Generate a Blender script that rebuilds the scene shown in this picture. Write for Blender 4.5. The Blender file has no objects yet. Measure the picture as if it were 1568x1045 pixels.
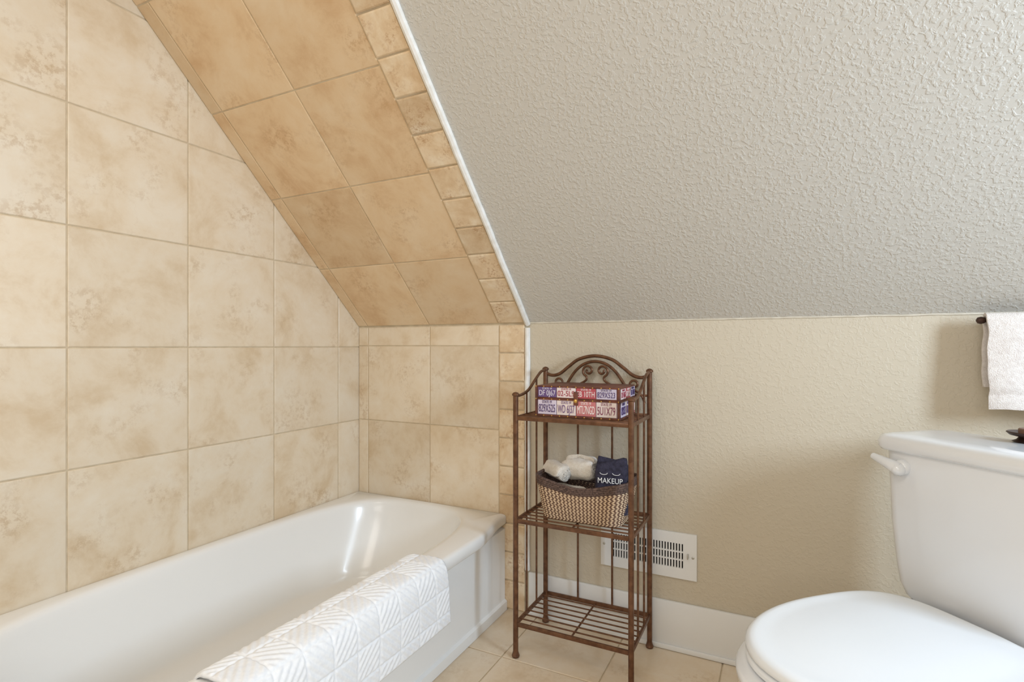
import bpy, bmesh, math, random
from mathutils import Vector, Matrix, noise
random.seed(7)
S=bpy.context.scene
S.view_settings.view_transform='Standard'
S.view_settings.look='None'
try: S.view_settings.exposure=0.0
except: pass
COL=S.collection
D=1.9; XL=-1.727; H=1.04; KZ=1.13; SL=0.98; XE=-0.868
XR=1.55; YF=-1.25; ZC=2.4

# ---------------------------------------------------------------- helpers
def lin(c):
    c=c/255.0
    return c/12.92 if c<=0.04045 else ((c+0.055)/1.055)**2.4
def rgb(r,g,b): return (lin(r),lin(g),lin(b),1.0)

def mat(name,col,rough=0.5,metal=0.0,coat=0.0,spec=0.5):
    m=bpy.data.materials.new(name); m.use_nodes=True
    b=m.node_tree.nodes['Principled BSDF']
    b.inputs['Base Color'].default_value=col
    b.inputs['Roughness'].default_value=rough
    b.inputs['Metallic'].default_value=metal
    b.inputs['Coat Weight'].default_value=coat
    b.inputs['Specular IOR Level'].default_value=spec
    return m
def N(m,t,**kw):
    n=m.node_tree.nodes.new(t)
    for k,v in kw.items(): setattr(n,k,v)
    return n
def L(m,a,b): m.node_tree.links.new(a,b)
def bsdf(m): return m.node_tree.nodes['Principled BSDF']
def add_noise(m,c1,c2,scale,detail=4,lo=.35,hi=.65,bump=0,bscale=None,bdist=.002):
    co=N(m,'ShaderNodeTexCoord')
    nz=N(m,'ShaderNodeTexNoise'); nz.inputs['Scale'].default_value=scale; nz.inputs['Detail'].default_value=detail
    L(m,co.outputs['Object'],nz.inputs['Vector'])
    cr=N(m,'ShaderNodeValToRGB'); cr.color_ramp.elements[0].position=lo; cr.color_ramp.elements[1].position=hi
    cr.color_ramp.elements[0].color=c1; cr.color_ramp.elements[1].color=c2
    L(m,nz.outputs['Fac'],cr.inputs['Fac']); L(m,cr.outputs['Color'],bsdf(m).inputs['Base Color'])
    if bump:
        n2=N(m,'ShaderNodeTexNoise'); n2.inputs['Scale'].default_value=bscale or scale; n2.inputs['Detail'].default_value=3
        L(m,co.outputs['Object'],n2.inputs['Vector'])
        bp=N(m,'ShaderNodeBump'); bp.inputs['Strength'].default_value=bump; bp.inputs['Distance'].default_value=bdist
        L(m,n2.outputs['Fac'],bp.inputs['Height']); L(m,bp.outputs['Normal'],bsdf(m).inputs['Normal'])
    return m

def empty(name,loc=(0,0,0),rotz=0):
    e=bpy.data.objects.new(name,None); e.location=loc; e.rotation_euler=(0,0,rotz); e.empty_display_size=.1
    COL.objects.link(e); return e
def obj(name,bm,mats,parent=None,smooth=True,ang=35,recalc=True):
    if recalc: bmesh.ops.recalc_face_normals(bm,faces=bm.faces[:])
    me=bpy.data.meshes.new(name); bm.to_mesh(me); bm.free()
    if not isinstance(mats,(list,tuple)): mats=[mats]
    for m in mats: me.materials.append(m)
    if smooth:
        me.shade_smooth(); me.set_sharp_from_angle(angle=math.radians(ang))
    o=bpy.data.objects.new(name,me); COL.objects.link(o)
    if parent: o.parent=parent
    return o
def bm_box(bm,x0,x1,y0,y1,z0,z1,bev=0,seg=2,mi=0):
    vs=[bm.verts.new((x,y,z)) for x in (x0,x1) for y in (y0,y1) for z in (z0,z1)]
    idx=[(0,1,3,2),(4,6,7,5),(0,4,5,1),(2,3,7,6),(0,2,6,4),(1,5,7,3)]
    fs=[bm.faces.new([vs[i] for i in f]) for f in idx]
    for f in fs: f.material_index=mi
    if bev:
        es=list({e for f in fs for e in f.edges})
        r=bmesh.ops.bevel(bm,geom=es,offset=bev,segments=seg,profile=.5,affect='EDGES')
        for f in r['faces']: f.material_index=mi
def box(name,x0,x1,y0,y1,z0,z1,m,bev=0,parent=None,seg=2):
    bm=bmesh.new(); bm_box(bm,x0,x1,y0,y1,z0,z1,bev,seg); return obj(name,bm,m,parent)
def loft(bm,rings,cap0=True,cap1=True,mi=0,closed=True):
    R=[[bm.verts.new(p) for p in r] for r in rings]
    n=len(R[0])
    for a,b in zip(R,R[1:]):
        for i in range(n if closed else n-1):
            j=(i+1)%n
            f=bm.faces.new((a[i],a[j],b[j],b[i])); f.material_index=mi
    if cap0: bm.faces.new(R[0][::-1]).material_index=mi
    if cap1: bm.faces.new(R[-1]).material_index=mi
    return R
def tube(bm,pts,r,seg=10,mi=0,closed=False,cap=True,rfun=None):
    pts=[Vector(p) for p in pts]; n=len(pts)
    T=[]
    for i in range(n):
        if closed: t=pts[(i+1)%n]-pts[i-1]
        else: t=pts[min(i+1,n-1)]-pts[max(i-1,0)]
        T.append(t.normalized())
    up=Vector((0,0,1)) if abs(T[0].z)<.9 else Vector((1,0,0))
    nr=(up-T[0]*up.dot(T[0])).normalized()
    rings=[]
    for i in range(n):
        nr=(nr-T[i]*nr.dot(T[i])).normalized()
        bn=T[i].cross(nr)
        rr=rfun(i/(n-1)) if rfun else r
        rings.append([pts[i]+(nr*math.cos(2*math.pi*k/seg)+bn*math.sin(2*math.pi*k/seg))*rr for k in range(seg)])
    if closed: rings.append(rings[0])
    R=loft(bm,rings,cap0=cap and not closed,cap1=cap and not closed,mi=mi)
def smooth_path(pts,n=8):
    pts=[Vector(p) for p in pts]; out=[]
    P=[pts[0]*2-pts[1]]+pts+[pts[-1]*2-pts[-2]]
    for i in range(1,len(P)-2):
        p0,p1,p2,p3=P[i-1:i+3]
        for k in range(n):
            t=k/n
            out.append(.5*((2*p1)+(p2-p0)*t+(2*p0-5*p1+4*p2-p3)*t*t+(3*p1-p0-3*p2+p3)*t**3))
    out.append(pts[-1]); return out
def revolve(bm,prof,c,seg=24,mi=0,axis='Z'):
    rings=[]
    for r,z in prof:
        ring=[]
        for k in range(seg):
            a=2*math.pi*k/seg
            if axis=='Z': ring.append((c[0]+r*math.cos(a),c[1]+r*math.sin(a),c[2]+z))
            elif axis=='Y': ring.append((c[0]+r*math.cos(a),c[1]+z,c[2]+r*math.sin(a)))
            else: ring.append((c[0]+z,c[1]+r*math.cos(a),c[2]+r*math.sin(a)))
        rings.append(ring)
    loft(bm,rings,mi=mi)
def rrect(hx,hy,r,z,cx=0,cy=0,seg=6):
    out=[]
    for (sx,sy,a0) in ((1,1,0),(-1,1,90),(-1,-1,180),(1,-1,270)):
        for k in range(seg+1):
            a=math.radians(a0+90*k/seg)
            out.append((cx+sx*(hx-r)+r*math.cos(a),cy+sy*(hy-r)+r*math.sin(a),z))
    return out
def text_mesh(s,size,ext=.0006):
    cu=bpy.data.curves.new('txt','FONT'); cu.body=s; cu.size=size; cu.extrude=ext; cu.align_x='CENTER'; cu.align_y='CENTER'
    o=bpy.data.objects.new('txt',cu); COL.objects.link(o)
    bpy.context.view_layer.update()
    dg=bpy.context.evaluated_depsgraph_get()
    me=bpy.data.meshes.new_from_object(o.evaluated_get(dg))
    bpy.data.objects.remove(o); return me

# ---------------------------------------------------------------- materials
def tile_mat(name,cA,cB,cC,var=.05,scale=6.0,rough=.38,sat_c=None,pit=.4):
    m=mat(name,cA,rough)
    co=N(m,'ShaderNodeTexCoord'); g=N(m,'ShaderNodeNewGeometry')
    mu=N(m,'ShaderNodeMath',operation='MULTIPLY'); mu.inputs[1].default_value=37.0
    L(m,g.outputs['Random Per Island'],mu.inputs[0])
    n1=N(m,'ShaderNodeTexNoise',noise_dimensions='4D'); n1.inputs['Scale'].default_value=scale; n1.inputs['Detail'].default_value=9; n1.inputs['Roughness'].default_value=.66; n1.inputs['Distortion'].default_value=.35
    L(m,co.outputs['Object'],n1.inputs['Vector']); L(m,mu.outputs[0],n1.inputs['W'])
    cr=N(m,'ShaderNodeValToRGB'); e=cr.color_ramp.elements
    e[0].position=.34; e[0].color=cC; e[1].position=.64; e[1].color=cA
    x=cr.color_ramp.elements.new(.49); x.color=cB
    L(m,n1.outputs['Fac'],cr.inputs['Fac'])
    # clustered brown pitting
    n2=N(m,'ShaderNodeTexNoise',noise_dimensions='4D'); n2.inputs['Scale'].default_value=scale*9; n2.inputs['Detail'].default_value=5; n2.inputs['Roughness'].default_value=.75
    L(m,co.outputs['Object'],n2.inputs['Vector']); L(m,mu.outputs[0],n2.inputs['W'])
    n3=N(m,'ShaderNodeTexNoise',noise_dimensions='4D'); n3.inputs['Scale'].default_value=scale*1.3; n3.inputs['Detail'].default_value=3
    ad=N(m,'ShaderNodeMath',operation='ADD'); ad.inputs[1].default_value=11.3; L(m,mu.outputs[0],ad.inputs[0])
    L(m,co.outputs['Object'],n3.inputs['Vector']); L(m,ad.outputs[0],n3.inputs['W'])
    m3=N(m,'ShaderNodeMapRange'); m3.inputs['From Min'].default_value=.50; m3.inputs['From Max'].default_value=.68; L(m,n3.outputs['Fac'],m3.inputs['Value'])
    m2=N(m,'ShaderNodeMapRange'); m2.inputs['From Min'].default_value=.48; m2.inputs['From Max'].default_value=.58; L(m,n2.outputs['Fac'],m2.inputs['Value'])
    mk_=N(m,'ShaderNodeMath',operation='MULTIPLY'); L(m,m3.outputs[0],mk_.inputs[0]); L(m,m2.outputs[0],mk_.inputs[1])
    mk2=N(m,'ShaderNodeMath',operation='MULTIPLY'); mk2.inputs[1].default_value=pit; L(m,mk_.outputs[0],mk2.inputs[0])
    mx=N(m,'ShaderNodeMix',data_type='RGBA'); L(m,mk2.outputs[0],mx.inputs['Factor']); L(m,cr.outputs['Color'],mx.inputs['A']); mx.inputs['B'].default_value=sat_c or cC
    mr=N(m,'ShaderNodeMapRange'); mr.inputs['To Min'].default_value=1-var; mr.inputs['To Max'].default_value=1+var*.5
    L(m,g.outputs['Random Per Island'],mr.inputs['Value'])
    vm=N(m,'ShaderNodeVectorMath',operation='SCALE'); L(m,mx.outputs['Result'],vm.inputs[0]); L(m,mr.outputs[0],vm.inputs['Scale'])
    L(m,vm.outputs[0],bsdf(m).inputs['Base Color'])
    bp=N(m,'ShaderNodeBump'); bp.inputs['Strength'].default_value=.25; bp.inputs['Distance'].default_value=.0015
    L(m,n1.outputs['Fac'],bp.inputs['Height']); L(m,bp.outputs['Normal'],bsdf(m).inputs['Normal'])
    return m
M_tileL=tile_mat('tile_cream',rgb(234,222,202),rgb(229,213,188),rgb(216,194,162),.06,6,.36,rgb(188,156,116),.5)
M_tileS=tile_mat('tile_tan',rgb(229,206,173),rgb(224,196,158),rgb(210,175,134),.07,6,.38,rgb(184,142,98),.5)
M_tileT=tile_mat('tile_trim',rgb(232,216,190),rgb(221,197,163),rgb(206,175,136),.09,12,.4,rgb(178,134,92),.8)
M_tileF=tile_mat('tile_floor',rgb(230,215,193),rgb(225,206,179),rgb(214,191,160),.05,6,.3,rgb(198,168,132),.4)
M_grout=add_noise(mat('grout',rgb(206,186,156),.9),rgb(198,180,152),rgb(214,198,170),30)
M_white=mat('white_trim_paint',rgb(234,234,232),.35)
M_caulk=add_noise(mat('white_caulk',rgb(240,240,236),.5),rgb(232,230,224),rgb(244,243,240),40)
def paint(name,c1,c2,sc,strength,dist,rough=.45,lo=.47,hi=.60):
    m=mat(name,c1,rough)
    co=N(m,'ShaderNodeTexCoord')
    n0=N(m,'ShaderNodeTexNoise'); n0.inputs['Scale'].default_value=1.5; L(m,co.outputs['Object'],n0.inputs['Vector'])
    cr=N(m,'ShaderNodeValToRGB'); cr.color_ramp.elements[0].color=c1; cr.color_ramp.elements[1].color=c2
    L(m,n0.outputs['Fac'],cr.inputs['Fac']); L(m,cr.outputs['Color'],bsdf(m).inputs['Base Color'])
    n1=N(m,'ShaderNodeTexNoise'); n1.inputs['Scale'].default_value=sc; n1.inputs['Detail'].default_value=2.5; n1.inputs['Roughness'].default_value=.5; n1.inputs['Distortion'].default_value=.4
    L(m,co.outputs['Object'],n1.inputs['Vector'])
    c2n=N(m,'ShaderNodeValToRGB'); c2n.color_ramp.elements[0].position=lo; c2n.color_ramp.elements[1].position=hi
    c2n.color_ramp.interpolation='EASE'
    L(m,n1.outputs['Fac'],c2n.inputs['Fac'])
    bp=N(m,'ShaderNodeBump'); bp.inputs['Strength'].default_value=strength; bp.inputs['Distance'].default_value=dist
    L(m,c2n.outputs['Color'],bp.inputs['Height']); L(m,bp.outputs['Normal'],bsdf(m).inputs['Normal'])
    return m
M_wall=paint('wall_paint_tan',rgb(203,192,171),rgb(208,197,177),95,.35,.0016,.5)
M_slope=paint('ceiling_paint',rgb(200,196,187),rgb(204,200,192),98,.55,.0016,.36,.44,.66)
M_porc=mat('white_porcelain',rgb(234,237,241),.14,0,.5)
M_tub=mat('tub_enamel',rgb(240,240,238),.22,0,.15)
M_seat=mat('seat_plastic',rgb(234,238,242),.22)
M_bronze=add_noise(mat('bronze_metal',rgb(104,66,44),.36,.5),rgb(96,65,46),rgb(122,86,62),60)
M_dark=mat('shade_black',rgb(28,24,22),.9)
M_towel=add_noise(mat('white_terry',rgb(240,241,244),.95),rgb(236,239,244),rgb(245,247,249),120,2,.3,.7,.35,900,.001)
M_towel2=add_noise(mat('blush_terry',rgb(232,222,216),.95),rgb(228,218,211),rgb(243,236,230),90,3,.3,.7,.9,420,.003)
M_cream=add_noise(mat('cream_terry',rgb(232,224,214),.95),rgb(234,227,216),rgb(247,243,236),90,3,.3,.7,.9,380,.004)
M_navy=add_noise(mat('navy_terry',rgb(48,48,72),.95),rgb(38,36,52),rgb(62,60,80),90,3,.3,.7,.9,380,.003)

# ---------------------------------------------------------------- room shell
def slopeZ(y): return KZ+SL*(D-y)
YT=D-(ZC-KZ)/SL
# floor
floor=box('floor',XL-.1,XR+.1,YF-.1,D+.1,-.1,-.004,M_grout)
box('wall_left',XL-.10,XL-.008,YF-.1,D+.1,0,ZC+.1,M_wall)
wall_left=bpy.data.objects['wall_left']
wall_back=box('wall_back',XL-.1,XR+.1,D,D+.1,0,KZ,M_wall)
wall_front=box('wall_front',XL-.1,XR+.1,YF-.1,YF,0,ZC+.1,M_wall)
ceiling=box('ceiling',XL-.1,XR+.1,YF-.1,YT+.03,ZC,ZC+.1,M_slope)
# sloped ceiling slab
sn=Vector((0,SL,1)).normalized()
bm=bmesh.new()
loft(bm,[[(x,D+.1,KZ-.1*SL),(x,YT-.02,ZC+.02*SL),(x,YT+.1*sn.y,ZC+.1*sn.z+.02),(x,D+.1+.07,KZ-.1*SL+.09)] for x in (XL-.1,XR+.1)])
ceil_s=obj('ceiling_slope',bm,M_slope)
# right wall with window opening
wy0,wy1,wz0,wz1=.60,1.06,1.14,1.72
bm=bmesh.new()
bm_box(bm,XR,XR+.1,YF-.1,wy0,0,ZC+.1); bm_box(bm,XR,XR+.1,wy1,D+.1,0,ZC+.1)
bm_box(bm,XR,XR+.1,wy0,wy1,0,wz0); bm_box(bm,XR,XR+.1,wy0,wy1,wz1,ZC+.1)
obj('wall_right',bm,M_wall,smooth=False)
win=empty('window_1')
bm=bmesh.new()
for a in ((wy0-.07,wy0,wz0-.07,wz1+.07),(wy1,wy1+.07,wz0-.07,wz1+.07),(wy0,wy1,wz0-.07,wz0),(wy0,wy1,wz1,wz1+.07)):
    bm_box(bm,XR-.015,XR-.0005,a[0],a[1],a[2],a[3],.003)
obj('casing',bm,M_white,win)

def panel(bm,O,U,V,Nn,uc,vc,gap=.004,th=.006,mi=0,ins=.0022):
    O,U,V,Nn=map(Vector,(O,U,V,Nn))
    for u0,u1 in zip(uc,uc[1:]):
        for v0,v1 in zip(vc,vc[1:]):
            a,b,c,d=u0+gap/2,u1-gap/2,v0+gap/2,v1-gap/2
            if b-a<.004 or d-c<.004: continue
            lo=[bm.verts.new(O+U*x+V*y) for x,y in ((a,c),(b,c),(b,d),(a,d))]
            md=[bm.verts.new(O+U*x+V*y+Nn*(th-ins*.6)) for x,y in ((a,c),(b,c),(b,d),(a,d))]
            hi=[bm.verts.new(O+U*x+V*y+Nn*th) for x,y in ((a+ins,c+ins),(b-ins,c+ins),(b-ins,d-ins),(a+ins,d-ins))]
            fs=[bm.faces.new(hi),bm.faces.new(lo[::-1])]
            for A,B in ((lo,md),(md,hi)):
                for i in range(4): fs.append(bm.faces.new((A[i],A[(i+1)%4],B[(i+1)%4],B[i])))
            for f in fs: f.material_index=mi
# left wall tiles
T=.333
bm=bmesh.new()
yc=[YF]+[.765+T*k for k in range(-6,4)]+[D-.004]
yc=[YF]+[y for y in yc[1:] if y>YF+.02]
zc=[.369+T*k for k in range(0,7)]
panel(bm,(XL-.006,0,0),(0,1,0),(0,0,1),(1,0,0),yc,zc)
pn=Vector((0,SL,1)).normalized()
bmesh.ops.bisect_plane(bm,geom=bm.verts[:]+bm.edges[:]+bm.faces[:],plane_co=(0,D,KZ-.004),plane_no=pn,clear_outer=True)
obj('wall_left_tiles',bm,M_tileL,wall_left,smooth=False)
bm=bmesh.new(); bm_box(bm,XL-.008,XL-.0025,YF,D-.0005,.36,ZC)
bmesh.ops.bisect_plane(bm,geom=bm.verts[:]+bm.edges[:]+bm.faces[:],plane_co=(0,D,KZ),plane_no=pn,clear_outer=True)
obj('wall_left_grout',bm,M_grout,wall_left,smooth=False)
# back wall tiles
Xc=[XL+.001,-1.671,-1.333,-1.0]
bm=bmesh.new()
panel(bm,(0,D-.004,0),(1,0,0),(0,0,1),(0,-1,0),Xc,[.37,.705,1.04,KZ-.006])
obj('wall_back_tiles',bm,M_tileL,wall_back,smooth=False)
box('wall_back_grout',XL,XE-.02,D-.0075,D-.0005,0,KZ-.004,M_grout,parent=wall_back)
bm=bmesh.new()
tz=[KZ-.006-.112*k for k in range(0,11)]; tz=[z for z in tz if z>0]+[0.002]
panel(bm,(0,D-.004,0),(1,0,0),(0,0,1),(0,-1,0),[-1.0,XE-.018],sorted(tz),th=.009,ins=.004,gap=.005)
obj('wall_back_trim_tiles',bm,M_tileT,wall_back,smooth=False)
# slope tiles
vv=Vector((0,-1,SL)).normalized(); nn=-pn
smax=(D-YT)*math.sqrt(1+SL*SL)
O=Vector((0,D,KZ))+nn*.004
bm=bmesh.new()
sc=[.008]+[.336+T*k for k in range(0,8)]; sc=[s for s in sc if s<smax]+[smax]
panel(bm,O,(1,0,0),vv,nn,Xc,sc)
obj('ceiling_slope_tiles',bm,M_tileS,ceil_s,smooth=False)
bm=bmesh.new()
st=[.01+.112*k for k in range(0,20)]; st=[s for s in st if s<smax]
panel(bm,O,(1,0,0),vv,nn,[-1.0,XE-.018],st,th=.009,ins=.004,gap=.005)
obj('ceiling_slope_trim_tiles',bm,M_tileT,ceil_s,smooth=False)
def slabslope(name,x0,x1,th,m,off=.0005,parent=None,s0=0):
    bm=bmesh.new()
    A=Vector((0,D,KZ))+vv*s0; B=Vector((0,D,KZ))+vv*smax
    def q(x): return [ (Vector((x,0,0))+p) for p in (A+nn*off,B+nn*off,B+nn*th,A+nn*th)]
    loft(bm,[q(x0),q(x1)])
    return obj(name,bm,m,parent,smooth=False)
slabslope('ceiling_slope_grout',XL,XE-.02,.0075,M_grout,parent=ceil_s)
# white edge bead of the tile
bm=bmesh.new()
pts=[(XE-.009,D-.006,.17+ (KZ-.19)*k/30) for k in range(31)]
def wob(p,s): 
    q=Vector(p); return q+Vector((noise.noise(q*22)*.0018,0,0))
tube(bm,[wob(p,0) for p in pts],.011,8)
pts=[Vector((XE-.009,D,KZ))+nn*.006+vv*(-.002+smax*k/60) for k in range(61)]
tube(bm,[wob(p,0) for p in pts],.011,8)
obj('trim_1',bm,M_caulk)
# caulk line at knee wall / slope joint
bm=bmesh.new()
pts=[]
for k in range(121):
    x=XE+(XR-XE)*k/120
    pts.append((x,D-.0005,KZ-.001+noise.noise(Vector((x*14,0,3)))*.002))
tube(bm,pts,.0035,6)
obj('trim_2',bm,add_noise(mat('caulk_tan',rgb(208,200,184),.6),rgb(202,193,175),rgb(220,212,196),30))
# floor tiles
bm=bmesh.new()
panel(bm,(0,0,-.006),(1,0,0),(0,1,0),(0,0,1),[XL]+[-1.50+T*k for k in range(0,9)]+[XR],[YF]+[-1.07+T*k for k in range(0,9)]+[D],gap=.004)
obj('floor_tiles',bm,M_tileF,floor,smooth=False)
# baseboard
bm=bmesh.new()
bm_box(bm,XE-.002,XR,D-.014,D-.0003,.001,.165,.004,2)
bm_box(bm,XE-.002,XR,D-.022,D-.013,.001,.018,.004,2)
obj('baseboard_back',bm,M_white)

# ---------------------------------------------------------------- bathtub
x0,x1,y0,y1=XL+.001,-.925,.37,D-.014
cx,cy=-1.35,1.165
NN=240
dirs=[]
for k in range(NN):
    t=2*math.pi*k/NN; dirs.append(math.atan2(.70*math.sin(t),.34*math.cos(t)))
for (X,Y) in ((x0,y0),(x0,y1),(x1,y0),(x1,y1)):
    a=math.atan2(Y-cy,X-cx)
    i=min(range(NN),key=lambda k:abs(math.atan2(math.sin(dirs[k]-a),math.cos(dirs[k]-a))))
    dirs[i]=a
def rectring(xo,ins,z,taper=True):
    out=[]
    for a in dirs:
        c,s=math.cos(a),math.sin(a); tt=1e9
        if c>1e-9: tt=min(tt,(x1-cx)/c)
        if c<-1e-9: tt=min(tt,(x0-cx)/c)
        if s>1e-9: tt=min(tt,(y1-cy)/s)
        if s<-1e-9: tt=min(tt,(y0-cy)/s)
        X,Y=cx+c*tt,cy+s*tt
        X=max(X,x0+min(ins,.02)); Y=min(max(Y,y0+ins),y1-min(ins,.012))
        lim=xo-ins
        if taper:
            f=max(0,min(1,(Y-1.60)/.28)); f=f*f*(3-2*f); lim-=.042*f
        X=min(X,max(lim,-.9715 if not taper else lim))
        out.append((X,Y,z))
    return out
def basin(a,bf,bb,z,n=3.6,dx=0):
    out=[]
    for an in dirs:
        c,s=math.cos(an),math.sin(an); b=bf if s>0 else bb
        r=(abs(c/a)**n+abs(s/b)**n)**(-1/n)
        out.append((cx+dx+c*r,cy+s*r,z))
    return out
bm=bmesh.new()
rings=[rectring(-.962,0,0.001,False),rectring(-.962,0,.035,False),rectring(-.9715,0,.042,False),rectring(-.9715,0,.318,False),
 rectring(-.955,0,.328),rectring(-.932,0,.334),rectring(-.925,0,.342),rectring(-.925,0,.366),rectring(-.925,.003,.373),rectring(-.925,.009,.3775),rectring(-.925,.018,.379)]
A,BF,BB=.322,.682,.70
for (d,z) in ((-.028,.379),(-.014,.3775),(-.005,.373),(.0,.364),(.005,.345)):
    rings.append(basin(A-d,BF-d,BB-d,z))
for k in range(1,11):
    t=k/10; z=.345-.225*t
    rings.append(basin(A-.005-.045*t,BF-.005-.13*t**1.2,BB-.005-.06*t,z,3.6-.4*t))
for k in range(1,8):
    t=k/7*math.pi/2
    d=.075*(1-math.cos(t)); z=.12-.05*math.sin(t)
    rings.append(basin(A-.05-d,BF-.135-d*1.4,BB-.065-d,z,3.2-.3*k/7))
rings.append(basin(.10,.28,.35,.068,2.5)); rings.append(basin(.01,.03,.03,.067,2))
loft(bm,rings)
tub=obj('bathtub',bm,M_tub,ang=50)

# ---------------------------------------------------------------- towel on the tub edge
prof=[(-1.050,.352),(-1.046,.368),(-1.036,.383),(-1.018,.390),(-.98,.391),(-.945,.390),(-.922,.384),(-.911,.366),(-.907,.34),(-.907,.27),(-.911,.186)]
pp=smooth_path([(x,0,z) for x,z in prof],12)
cum=[0]
for a,b in zip(pp,pp[1:]): cum.append(cum[-1]+(b-a).length)
TL=cum[-1]; nu=150; nv=300; ty0,ty1=.675,1.365
def samp(s):
    for i in range(len(cum)-1):
        if cum[i+1]>=s-1e-9:
            f=(s-cum[i])/(cum[i+1]-cum[i]); p=pp[i].lerp(pp[i+1],f); t=(pp[i+1]-pp[i]).normalized()
            return p,Vector((-t.z,0,t.x))
    return pp[-1],Vector((1,0,0))
cell=.078
bm=bmesh.new(); G=[]
for i in range(nu+1):
    s=TL*i/nu; p,nr=samp(s)
    if nr.z<0 and p.z>.37: nr=-nr
    row=[]
    for j in range(nv+1):
        w=(ty1-ty0)*j/nv; y=ty0+w
        a=s/cell; b=w/cell; fa,fb=a%1,b%1
        e=min(fa,1-fa,fb,1-fb)
        g=min(1,e/.07); g=g*g*(3-2*g)
        sgn=1 if (int(a)+int(b))%2 else -1
        rib=.5+.5*math.cos(2*math.pi*(fa+sgn*fb)*3.5)
        edge=min(w,ty1-ty0-w,s,TL-s); eg=min(1,edge/.006)
        h=.0018*g+.0022*rib*g+.0016*noise.noise(Vector((s*9,w*7,1)))*(1 if s>.12 else .4)
        off=.002+h*eg
        sag=.006*math.sin(w*9)*max(0,(s-.15))/.2
        yy=y+ (s-.10)*.14*(max(0,2*w/(ty1-ty0)-1))+.004*noise.noise(Vector((s*12,w*3,7)))
        q=p+nr*off
        row.append(bm.verts.new((q.x+max(0,sag),yy,q.z-(.006*noise.noise(Vector((w*5,2,2))) if s>TL*.8 else 0)*(s/TL-.8)*5)))
    G.append(row)
for i in range(nu):
    for j in range(nv): bm.faces.new((G[i][j],G[i][j+1],G[i+1][j+1],G[i+1][j]))
o=obj('bath_mat_towel',bm,M_towel,ang=80)
md=o.modifiers.new('s','SOLIDIFY'); md.thickness=.006; md.offset=-1

# ---------------------------------------------------------------- etagere rack
rack=empty('metal_shelf_rack',(0,0,0))
rx0,rx1,ry0,ry1=-.79,-.402,1.612,1.868
bm=bmesh.new()
for x,y,zt in ((rx0,ry0,.876),(rx1,ry0,.876),(rx0,ry1,.952),(rx1,ry1,.952)):
    tube(bm,[(x,y,.012),(x,y,zt)],.0088,14)
    revolve(bm,[(.002,0),(.012,.001),(.0135,.006),(.011,.012),(.009,.02)],(x,y,.0005),16)
    revolve(bm,[(.0088,-.004),(.0125,-.001),(.0125,.003),(.008,.008),(.002,.010)],(x,y,zt),16)
obj('posts',bm,M_bronze,rack)
bm=bmesh.new()
for z in (.800,.457,.112):
    for y in (ry0,ry1): bm_box(bm,rx0,rx1,y-.004,y+.004,z-.008,z+.006,.0015)
    for x in (rx0,rx1): bm_box(bm,x-.004,x+.004,ry0,ry1,z-.008,z+.006,.0015)
    n=8
    for k in range(1,n):
        y=ry0+(ry1-ry0)*k/n
        tube(bm,[(rx0,y,z+.003),(rx1,y,z+.003)],.0026,8)
    for f in (.5,): 
        x=rx0+(rx1-rx0)*f; tube(bm,[(x,ry0,z-.002),(x,ry1,z-.002)],.0032,8)
obj('shelves',bm,M_bronze,rack)
bm=bmesh.new()
for x in (rx0,rx1):
    crv=smooth_path([(x,ry0,.874),(x,ry0+.04,.873),(x,ry0+.10,.885),(x,ry0+.16,.918),(x,ry0+.21,.944),(x,ry1,.95)],6)
    tube(bm,crv,.0052,10)
    for f in (.34,.67):
        y=ry0+(ry1-ry0)*f
        zt=min(crv,key=lambda p:abs(p.y-y)).z
        tube(bm,[(x,y,.802),(x,y,zt)],.0036,8)
        tube(bm,[(x,y,.112),(x,y,.457)],.0036,8)
        tube(bm,[(x,y,.457),(x,y,.802)],.0036,8)
for f in (.33,.66):
    x=rx0+(rx1-rx0)*f
    tube(bm,[(x,ry1,.112),(x,ry1,.802)],.0038,8)
obj('side_rails',bm,M_bronze,rack)
# arch with scrolls
bm=bmesh.new()
mx=(rx0+rx1)/2
def mir(pts,r,n=8):
    tube(bm,smooth_path([(mx+a,ry1,b) for a,b in pts],n),r,10)
    tube(bm,smooth_path([(mx-a,ry1,b) for a,b in pts],n),r,10)
hw=(rx1-rx0)/2
tube(bm,smooth_path([(mx+a,ry1,b) for a,b in [(-hw,.938),(-.165,.930),(-.135,.938),(-.10,.965),(-.06,.992),(0,1.004),(.06,.992),(.10,.965),(.135,.938),(.165,.930),(hw,.938)]],8),.0062,10)
tube(bm,smooth_path([(mx+a,ry1,b) for a,b in [(-.125,.87),(-.105,.905),(-.075,.948),(-.04,.975),(0,.984),(.04,.975),(.075,.948),(.105,.905),(.125,.87)]],8),.0055,10)
def spiral(cx_,cz_,r0,r1,a0,turns,sg):
    return [(cx_+ (r0+(r1-r0)*t)*math.cos(a0+sg*2*math.pi*turns*t), cz_+(r0+(r1-r0)*t)*math.sin(a0+sg*2*math.pi*turns*t)) for t in [k/14 for k in range(15)]]
sp=spiral(.026,.950,.005,.023,math.pi*.2,1.3,-1)
mir(sp+[(.035,.915),(.06,.90),(.09,.885)],.0042,4)
sp=spiral(.142,.905,.005,.020,math.pi*1.1,1.2,1)
mir(sp+[(.165,.87),(.178,.84)],.0042,4)
tube(bm,[(rx0,ry1,.868),(rx1,ry1,.868)],.004,8)
obj('arched_back',bm,M_bronze,rack)

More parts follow.
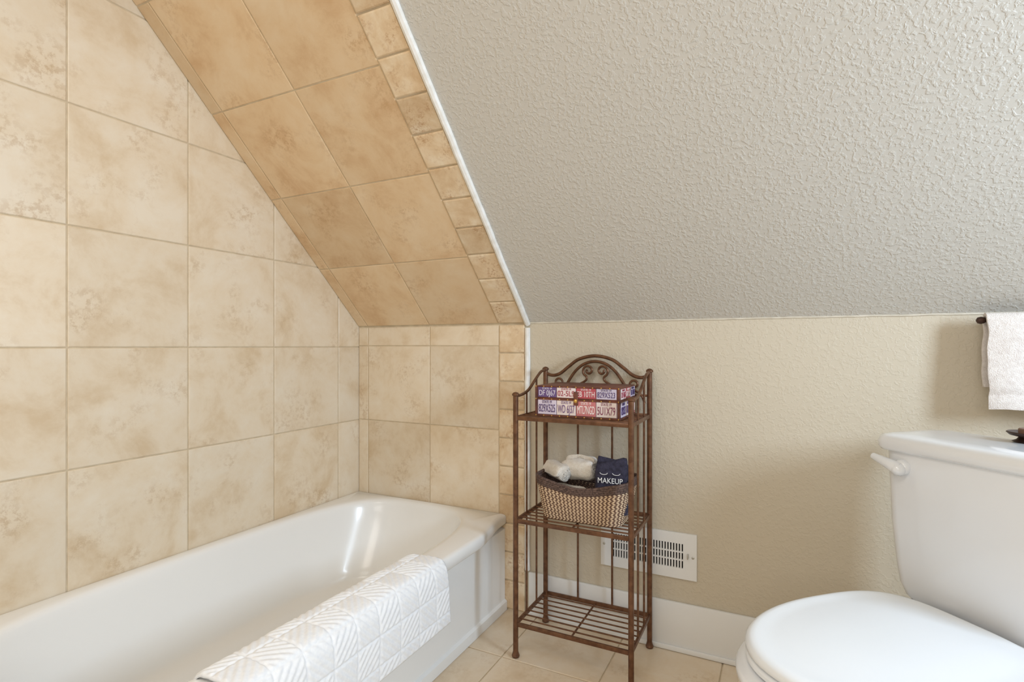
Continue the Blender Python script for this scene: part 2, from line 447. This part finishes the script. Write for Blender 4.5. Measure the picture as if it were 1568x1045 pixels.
# ---------------------------------------------------------------- storage box
bx=empty('license_plate_storage_box',(0,0,0))
X0,X1,Y0,Y1,Z0,Z1=-.728,-.448,1.645,1.835,.8075,.908
M_leather=add_noise(mat('brown_leather',rgb(104,52,38),.5),rgb(84,44,36),rgb(120,68,52),40)
M_gold=mat('brass_tack',rgb(214,172,96),.3,.9)
box('body',X0,X1,Y0,Y1,Z0,.864,mat('box_paper',rgb(198,170,180),.5),.002,bx)
box('lid',X0-.003,X1+.003,Y0-.003,Y1+.003,.866,Z1,M_leather,.003,bx)
pc=[rgb(104,82,132),rgb(230,216,216),rgb(178,78,88),rgb(200,192,212),rgb(214,204,222),rgb(232,218,214),rgb(196,120,122),rgb(228,216,214)]
tc=[rgb(222,216,228),rgb(160,60,80),rgb(236,228,226),rgb(80,62,112),rgb(80,60,110),rgb(110,80,130),rgb(246,238,234),rgb(130,56,90)]
pm=[mat('plate_%d'%i,c,.4) for i,c in enumerate(pc)]; tm=[mat('plate_ink_%d'%i,c,.5) for i,c in enumerate(tc)]
top=['DF 0J67','02-5L9','EB 10TH','829X523']
mid=['829X525','WD 6J37','MTL7NGD','5U1X79']
def plates(face,words,z0,z1,ofs):
    n=len(words)
    for k,wd in enumerate(words):
        if face=='F':
            a=X0+.006+(X1-X0-.012)*k/n; b=X0+.006+(X1-X0-.012)*(k+1)/n
        else:
            a=Y0+.006+(Y1-Y0-.012)*k/n; b=Y0+.006+(Y1-Y0-.012)*(k+1)/n
        i=(k+ofs)%8
        bm=bmesh.new()
        if face=='F': bm_box(bm,a+.001,b-.001,Y0-.0046,Y0-.0030,z0,z1,.0006,1)
        else: bm_box(bm,X1+.0030,X1+.0046,a+.001,b-.001,z0,z1,.0006,1)
        obj('plate',bm,pm[i],bx)
        for (sz,fy,wv) in ((.62,-.10,wd),(.22,.36,'STATE 19')):
            me=text_mesh(wv,(z1-z0)*sz*1.25)
            me.materials.clear(); me.materials.append(tm[i])
            t=bpy.data.objects.new('lettering',me); COL.objects.link(t); t.parent=bx
            wdt=max(v.co.x for v in me.vertices)-min(v.co.x for v in me.vertices)
            t.scale=((b-a)*(.86 if fy<0 else .5)/wdt,1,1)
            zz=(z0+z1)/2+fy*(z1-z0)
            if face=='F': t.location=((a+b)/2,Y0-.0050,zz); t.rotation_euler=(math.pi/2,0,0)
            else: t.location=(X1+.0050,(a+b)/2,zz); t.rotation_euler=(math.pi/2,0,math.pi/2)
plates('F',top,.871,.9035,0); plates('F',mid,.8145,.8615,4)
plates('R',top[:3],.871,.9035,1); plates('R',mid[:3],.8145,.8615,4)
bm=bmesh.new()
for zz in (Z0+.001,.862): bm_box(bm,X0-.0035,X1+.0035,Y0-.0055,Y0,zz-.0005,zz+.0050,.001,1); bm_box(bm,X1,X1+.0055,Y0-.0035,Y1,zz-.0005,zz+.0050,.001,1)
for xx in (X0-.0035,X1-.004): bm_box(bm,xx,xx+.0075,Y0-.0055,Y0,Z0,Z1,.001,1)
bm_box(bm,X0-.003,X1+.003,Y0-.0055,Y0,Z1-.004,Z1+.001,.001,1)
bm_box(bm,(X0+X1)/2-.008,(X0+X1)/2+.008,Y0-.008,Y0-.003,.848,.892,.002,2)
obj('leather_edging',bm,M_leather,bx)
bm=bmesh.new()
for zz in (Z0+.003,.8645,Z1-.002):
    for k in range(11):
        x=X0+(X1-X0)*k/10; revolve(bm,[(.0024,0),(.0024,-.0008),(.0006,-.0022)],(x,Y0-.0055,zz),8,axis='Y')
revolve(bm,[(.006,0),(.006,-.002),(.003,-.004)],((X0+X1)/2,Y0-.008,.862),12,axis='Y')
obj('brass_tacks',bm,M_gold,bx)

# ---------------------------------------------------------------- woven basket
bk=empty('woven_basket',(0,0,0))
bcx,bcy=-.585,1.742
m=mat('woven_rope',rgb(190,160,125),.85)
at=N(m,'ShaderNodeAttribute',attribute_name='Col'); L(m,at.outputs['Color'],bsdf(m).inputs['Base Color'])
M_weave=m
M_rim=add_noise(mat('dark_weave_rim',rgb(82,62,54),.8),rgb(58,42,38),rgb(112,90,80),160,2,.3,.7,.6,200,.002)
def bring(t,seg=140):
    hx=.132+.026*t; hy=.080+.016*t; r=.036+.010*t
    base=rrect(hx,hy,r,0,0,0,14)
    P=[Vector(p) for p in base]; P.append(P[0]); c=[0]
    for a,b in zip(P,P[1:]): c.append(c[-1]+(b-a).length)
    out=[]; j=0
    for k in range(seg):
        s=c[-1]*k/seg
        while c[j+1]<s: j+=1
        out.append(P[j].lerp(P[j+1],(s-c[j])/(c[j+1]-c[j]+1e-9)))
    return out
def zrim(p,t):
    return .466+t*(.124-.014*math.cos(math.pi*max(-1,min(1,p.x/.158))*.9)*1.0)
rows=16; seg=264
bm=bmesh.new(); cl=bm.loops.layers.float_color.new('Col')
c_b=rgb(100,72,58); c_c=rgb(216,190,158)
for r_ in range(rows):
    t=(r_+.5)/rows*.80
    ring=bring(t,seg); rr=.0040; k6=6
    rings=[]
    for i,p in enumerate(ring):
        tn=(ring[(i+1)%seg]-ring[i-1]).normalized(); nr=Vector((tn.y,-tn.x,0))
        if nr.dot(p)<0: nr=-nr
        bul=.0007*math.cos(math.pi/2*(i+r_))
        z=zrim(p,t)
        c=Vector((bcx+p.x,bcy+p.y,z))
        rings.append([c+nr*(math.cos(2*math.pi*q/k6)*(rr+bul))+Vector((0,0,1))*(math.sin(2*math.pi*q/k6)*rr) for q in range(k6)])
    V=[[bm.verts.new(q) for q in rg] for rg in rings]
    sl=1 if r_%2 else -1
    for i in range(seg):
        a,b=V[i],V[(i+1)%seg]
        for q in range(k6):
            f=bm.faces.new((a[q],a[(q+1)%k6],b[(q+1)%k6],b[q]))
            dk=((i+sl*(q if q<3 else q-6)) %4)<2
            for l in f.loops: l[cl]=c_b if dk else c_c
obj('weave',bm,M_weave,bk)
bm=bmesh.new()
for q,t in enumerate((.84,.89,.945,1.0)):
    ring=bring(t,120)
    tube(bm,[(bcx+p.x,bcy+p.y,zrim(p,t)) for p in ring],.0052,8,closed=True)
lo=[(bcx+p.x*.96,bcy+p.y*.96,.4655) for p in bring(0,120)]
hi=[(bcx+p.x*.96,bcy+p.y*.96,zrim(p,.9)) for p in bring(.9,120)]
loft(bm,[lo,hi],cap0=True,cap1=False)
obj('rim',bm,M_rim,bk)

# washcloths
def roll(name,c,length,R,axis_rot,m,turns=2.2,th=.012,parent=None,seed=0,flat=1.0):
    bm=bmesh.new(); n=110
    outer=[];inner=[]
    for k in range(n+1):
        a=2*math.pi*turns*k/n; r=.010+(R-.010)*k/n
        outer.append((r*math.cos(a),r*math.sin(a)*flat)); r2=max(.001,r-th); inner.append((r2*math.cos(a),r2*math.sin(a)*flat))
    prof=outer+inner[::-1]
    rings=[]; J=26
    for j in range(J+1):
        u=2*j/J-1; y=length*.5*u; e=1-.22*abs(u)**7
        rings.append([(x*e+.004*noise.noise(Vector((x*45,y*25,z*45+seed))),y+.007*noise.noise(Vector((x*40+seed,u*2,z*40))),z*e+.004*noise.noise(Vector((x*45,y*25+9,z*45+seed)))) for x,z in prof])
    loft(bm,rings)
    o=obj(name,bm,m,parent,ang=70); o.location=c; o.rotation_euler=axis_rot; return o
wc=empty('rolled_washcloths')
R_=math.radians
roll('roll_1',(-.692,1.740,.606),.120,.034,(R_(4),R_(100),R_(50)),M_cream,parent=wc,seed=1,turns=2.8)
roll('roll_2',(-.610,1.745,.622),.116,.045,(R_(4),R_(200),R_(76)),M_cream,parent=wc,seed=5,turns=2.8)
roll('roll_3',(-.650,1.74,.530),.13,.032,(0,0,R_(80)),M_cream,parent=wc,seed=9)
# navy makeup cloth
mk=empty('makeup_washcloth',(-.492,1.728,.594),R_(8))
bm=bmesh.new()
for k in range(3):
    yy=-.030+.027*k; hgt=.074-.010*k*(k-1)
    rings=[]
    for j in range(19):
        a=j/18
        zz=-.095+a*(hgt+.095); 
        e=math.sqrt(max(.02,1-max(0,(a-.82)/.18)**2))
        rings.append([(x*(1-.10*(1-e))+.003*noise.noise(Vector((x*30,zz*30,k))),yy+y*e+.004*noise.noise(Vector((x*18,zz*22,k*5))),zz+.012*noise.noise(Vector((x*18,k*7,0)))*a+(.010*x/.05 if k==0 else -.008*x/.05)*a) for x,y,_ in rrect(.052,.0135,.012,0,0,0,7)])
    loft(bm,rings)
obj('folded_cloth',bm,M_navy,mk,ang=60)
me=text_mesh('MAKEUP',.0245,.0008); me.materials.clear(); me.materials.append(mat('white_thread',rgb(240,240,240),.8))
t=bpy.data.objects.new('embroidery',me); COL.objects.link(t); t.parent=mk; t.location=(-.002,-.0475,.012); t.rotation_euler=(math.pi/2,0,0); t.scale=(.86,1,1)
bm=bmesh.new()
for sx in (-.022,.018):
    tube(bm,[(sx+.012*math.cos(a),-.0475,.038-.006*math.sin(a)) for a in [math.pi*k/10 for k in range(11)]],.0009,5)
obj('embroidered_lashes',bm,bpy.data.materials['white_thread'],mk)

# ---------------------------------------------------------------- vent register
vt=empty('wall_vent_register')
vx0,vx1,vz0,vz1=-.582,-.250,.247,.402
bm=bmesh.new()
ix0,ix1,iz0,iz1=vx0+.042,vx1-.042,vz0+.036,vz1-.036
for a in ((vx0,vx1,vz0,iz0),(vx0,vx1,iz1,vz1),(vx0,ix0,iz0,iz1),(ix1,vx1,iz0,iz1)):
    bm_box(bm,a[0],a[1],D-.009,D-.0005,a[2],a[3])
zm=(iz0+iz1)/2
for zz in (zm-.0135,zm+.0135): bm_box(bm,ix0,ix1,D-.0095,D-.002,zz-.002,zz+.002)
n=26
for k in range(n+1):
    x=ix0+(ix1-ix0)*k/n
    bm_box(bm,x-.0024,x+.0024,D-.0092,D-.001,iz0,iz1)
obj('grille',bm,M_white,vt,smooth=False)
box('duct_shade',ix0,ix1,D-.0015,D-.0006,iz0,iz1,M_dark,parent=vt)  # thin near-black sheet paints the shade behind the louvers; wall is uncut
bm=bmesh.new()
for x in (vx0+.012,vx1-.012): revolve(bm,[(.0045,0),(.0045,-.001),(.002,-.0025)],(x,D-.009,zm),12,axis='Y')
bm_box(bm,vx1-.030,vx1-.026,D-.022,D-.008,zm-.004,zm+.012,.001)
obj('screws_and_lever',bm,mat('screw_steel',rgb(190,188,180),.4,.6),vt)

# ---------------------------------------------------------------- toilet
TO=(.39,1.504); th=math.radians(133.6)
toi=empty('toilet',(TO[0],TO[1],0),th)
def egg(a,yf,yb,z,yc=.20,nf=2.15,nb=3.2,n=72):
    out=[]
    for k in range(n):
        t=2*math.pi*k/n; s,c=math.sin(t),math.cos(t)
        e=nf if c>0 else nb; b=(yf-yc) if c>0 else (yc-yb)
        out.append((a*math.copysign(abs(s)**(2/e),s),yc+b*math.copysign(abs(c)**(2/e),c),z))
    return out
bm=bmesh.new()
loft(bm,[egg(.118,.36,-.12,.001,.1),egg(.122,.365,-.125,.012,.1),egg(.112,.355,-.12,.03,.1),egg(.105,.355,-.125,.10,.1),egg(.115,.38,-.13,.18,.12),
 egg(.145,.44,-.14,.25,.15),egg(.180,.51,-.15,.30,.18),egg(.210,.565,-.16,.345,.2),egg(.218,.590,-.165,.375,.21),egg(.218,.592,-.165,.390,.21),egg(.214,.587,-.162,.397,.21),egg(.198,.568,-.15,.401,.21)])
obj('bowl',bm,M_porc,toi,ang=60)
bm=bmesh.new()
loft(bm,[egg(.193,.561,.045,.404,.25),egg(.199,.568,.042,.409,.25),egg(.199,.568,.042,.416,.25),egg(.194,.562,.046,.421,.25)])
obj('seat_ring',bm,M_seat,toi,ang=50)
bm=bmesh.new()
R=[]
for d,z in ((.004,.4235),(.0,.427),(.0,.436),(.004,.4415),(.010,.4445),(.018,.4455),(.028,.4440),(.05,.4450),(.09,.448),(.13,.4495),(.168,.450)):
    R.append(egg(.200-d,.568-d*1.25,.030+d*.9,z,.25,2.15,3.4))
loft(bm,R)
obj('seat_lid',bm,M_seat,toi,ang=60)
bm=bmesh.new()
for x in (-.075,.075): 
    bm_box(bm,x-.022,x+.022,.012,.05,.402,.432,.006,3)
obj('seat_hinges',bm,M_seat,toi)
bm=bmesh.new()
R=[]
for z,hx,hy,f in ((.409,.15,.075,0),(.414,.172,.086,0),(.424,.184,.091,.001),(.45,.195,.095,.002),(.50,.201,.097,.004),(.60,.209,.100,.006),(.770,.216,.102,.006),(.778,.216,.102,.006)):
    R.append([(x,y+ (.012*(1-(x/hx)**2) if y>-.09 else 0),zz) for x,y,zz in rrect(hx,hy,.035,z,0,-.098+f,8)])
loft(bm,R)
obj('tank',bm,M_porc,toi,ang=60)
bm=bmesh.new(); R=[]
for z,g in ((.776,-.004),(.779,.006),(.786,.010),(.801,.010),(.811,.007),(.816,.0),(.819,-.012),(.8205,-.04)):
    R.append([(x,y+(.014*(1-(x/.22)**2) if y>-.09 else 0),zz) for x,y,zz in rrect(.222+g,.106+g,.032,z,0,-.092,8)])
loft(bm,R)
obj('tank_lid',bm,M_porc,toi,ang=50)
bm=bmesh.new()
zl=.750
revolve(bm,[(.019,0),(.019,.012),(.014,.02)],(.160,.008,zl-.008),20,axis='Y')
tube(bm,smooth_path([(.160,.028,zl-.012),(.178,.031,zl-.004),(.20,.031,zl+.002),(.226,.028,zl+.008)],5),.009,14,rfun=lambda t:.017-.009*t)
revolve(bm,[(.002,-.018),(.012,-.013),(.017,0),(.012,.013),(.002,.018)],(.160,.028,zl-.012),16,axis='Y')
obj('flush_lever',bm,M_porc,toi,ang=60)
bm=bmesh.new()
for x in (-.13,.13): revolve(bm,[(.010,-.012),(.014,-.004),(.014,.003)],(x,-.03,.405),12)
bm_box(bm,-.165,.165,-.15,-.012,.399,.412,.003)  # brown slab paints the dark gap between tank and bowl
obj('bolts_and_gap_shade',bm,mat('bolt_gap_brown',rgb(84,62,50),.7),toi)

# small bronze candle dish on the tank lid
cd=empty('bronze_candle_dish',(.505,1.610,.8208))
bm=bmesh.new()
revolve(bm,[(.026,.0),(.030,.002),(.022,.006),(.018,.012),(.034,.016),(.040,.022),(.038,.024),(.02,.020),(.002,.019)],(0,0,0),28)
obj('dish',bm,mat('dark_bronze',rgb(66,48,40),.4,.6),cd)
bm=bmesh.new()
revolve(bm,[(.018,.020),(.019,.021),(.019,.030),(.017,.032),(.002,.030)],(0,0,0),24)
tube(bm,[(0,0,.030),(0,0,.036)],.0008,6)
obj('candle',bm,mat('candle_wax',rgb(120,92,76),.5),cd)

# ---------------------------------------------------------------- towel bar + hand towel
tb=empty('towel_bar')
bm=bmesh.new()
by,bz=1.835,1.108
tube(bm,[(.480,by,bz),(.98,by,bz)],.006,12)
for x in (.478,.982): revolve(bm,[(.003,-.010),(.008,-.007),(.010,0),(.008,.007),(.003,.010)],(x,by,bz),14,axis='X')
for x in (.52,.95):
    tube(bm,[(x,by,bz),(x,D-.004,bz)],.006,10); revolve(bm,[(.020,.0),(.020,-.004),(.012,-.009),(.006,-.010)],(x,D-.0005,bz),18,axis='Y')
obj('bar',bm,mat('dark_bronze_bar',rgb(70,50,42),.4,.6),tb)
prof=[(by+.020,.93),(by+.019,1.0),(by+.017,1.07),(by+.014,1.104),(by+.007,1.120),(by-.003,1.123),(by-.013,1.118),(by-.019,1.10),(by-.022,1.05),(by-.025,.98),(by-.028,.94),(by-.029,.876)]
pp2=smooth_path([(0,y,z) for y,z in prof],8)
bm=bmesh.new(); G=[]; n=60; tx0,tx1=.486,.80
for i,p in enumerate(pp2):
    row=[]; a=i/len(pp2)
    for j in range(n+1):
        x=tx0+(tx1-tx0)*j/n
        f=1 if a>.5 else 0
        dy=(-.008*math.sin((x-tx0)*34)*max(0,a-.5)*2 -.004*noise.noise(Vector((x*14,p.z*9,0))))*f
        hem=-.0035 if (f and .905<p.z<.925) else 0
        row.append(bm.verts.new((x+.004*noise.noise(Vector((p.z*20,j*.05,4))),p.y+dy-hem,p.z+(.003*noise.noise(Vector((x*20,1,1))) if a>.9 else 0))))
    G.append(row)
for a,b in zip(G,G[1:]):
    for j in range(n): bm.faces.new((a[j],a[j+1],b[j+1],b[j]))
o=obj('hand_towel',bm,M_towel2,ang=80)
md=o.modifiers.new('s','SOLIDIFY'); md.thickness=.009; md.offset=0
md=o.modifiers.new('b','BEVEL'); md.width=.003; md.segments=2

# ---------------------------------------------------------------- lights
def area(name,loc,target,sx,sy,power,col):
    l=bpy.data.lights.new(name,'AREA'); l.shape='RECTANGLE'; l.size=sx; l.size_y=sy; l.energy=power; l.color=col
    o=bpy.data.objects.new(name,l); COL.objects.link(o); o.location=loc
    d=Vector(target)-Vector(loc); o.rotation_euler=d.to_track_quat('-Z','Y').to_euler(); return o
area('window_light',(XR+.02,(wy0+wy1)/2,(wz0+wz1)/2),(0,(wy0+wy1)/2+.0,(wz0+wz1)/2-.1),.45,.57,36,(.66,.82,1.0))
area('ceiling_fill',(-.5,-.3,2.36),(-.5,-.3,0),1.0,1.0,16,(1.0,.92,.83))  # soft warm fill added under the ceiling to even out the room
area('rear_fill',(.0,-1.15,1.5),(-.6,1.9,1.0),1.4,.9,13,(1.0,.97,.95))  # broad fill added behind the camera, not a fixture of the room
w=bpy.data.worlds.new('World'); S.world=w; w.use_nodes=True
w.node_tree.nodes['Background'].inputs[0].default_value=(.75,.85,1,1); w.node_tree.nodes['Background'].inputs[1].default_value=1.0

# ---------------------------------------------------------------- camera
cam=bpy.data.cameras.new('camera'); co=bpy.data.objects.new('camera',cam); COL.objects.link(co)
cam.sensor_width=36; cam.lens=823/1568*36; cam.shift_y=7.5/1568; cam.clip_start=.02
co.location=(0,0,H); co.rotation_euler=(math.pi/2,0,math.radians(26.5))
S.camera=co
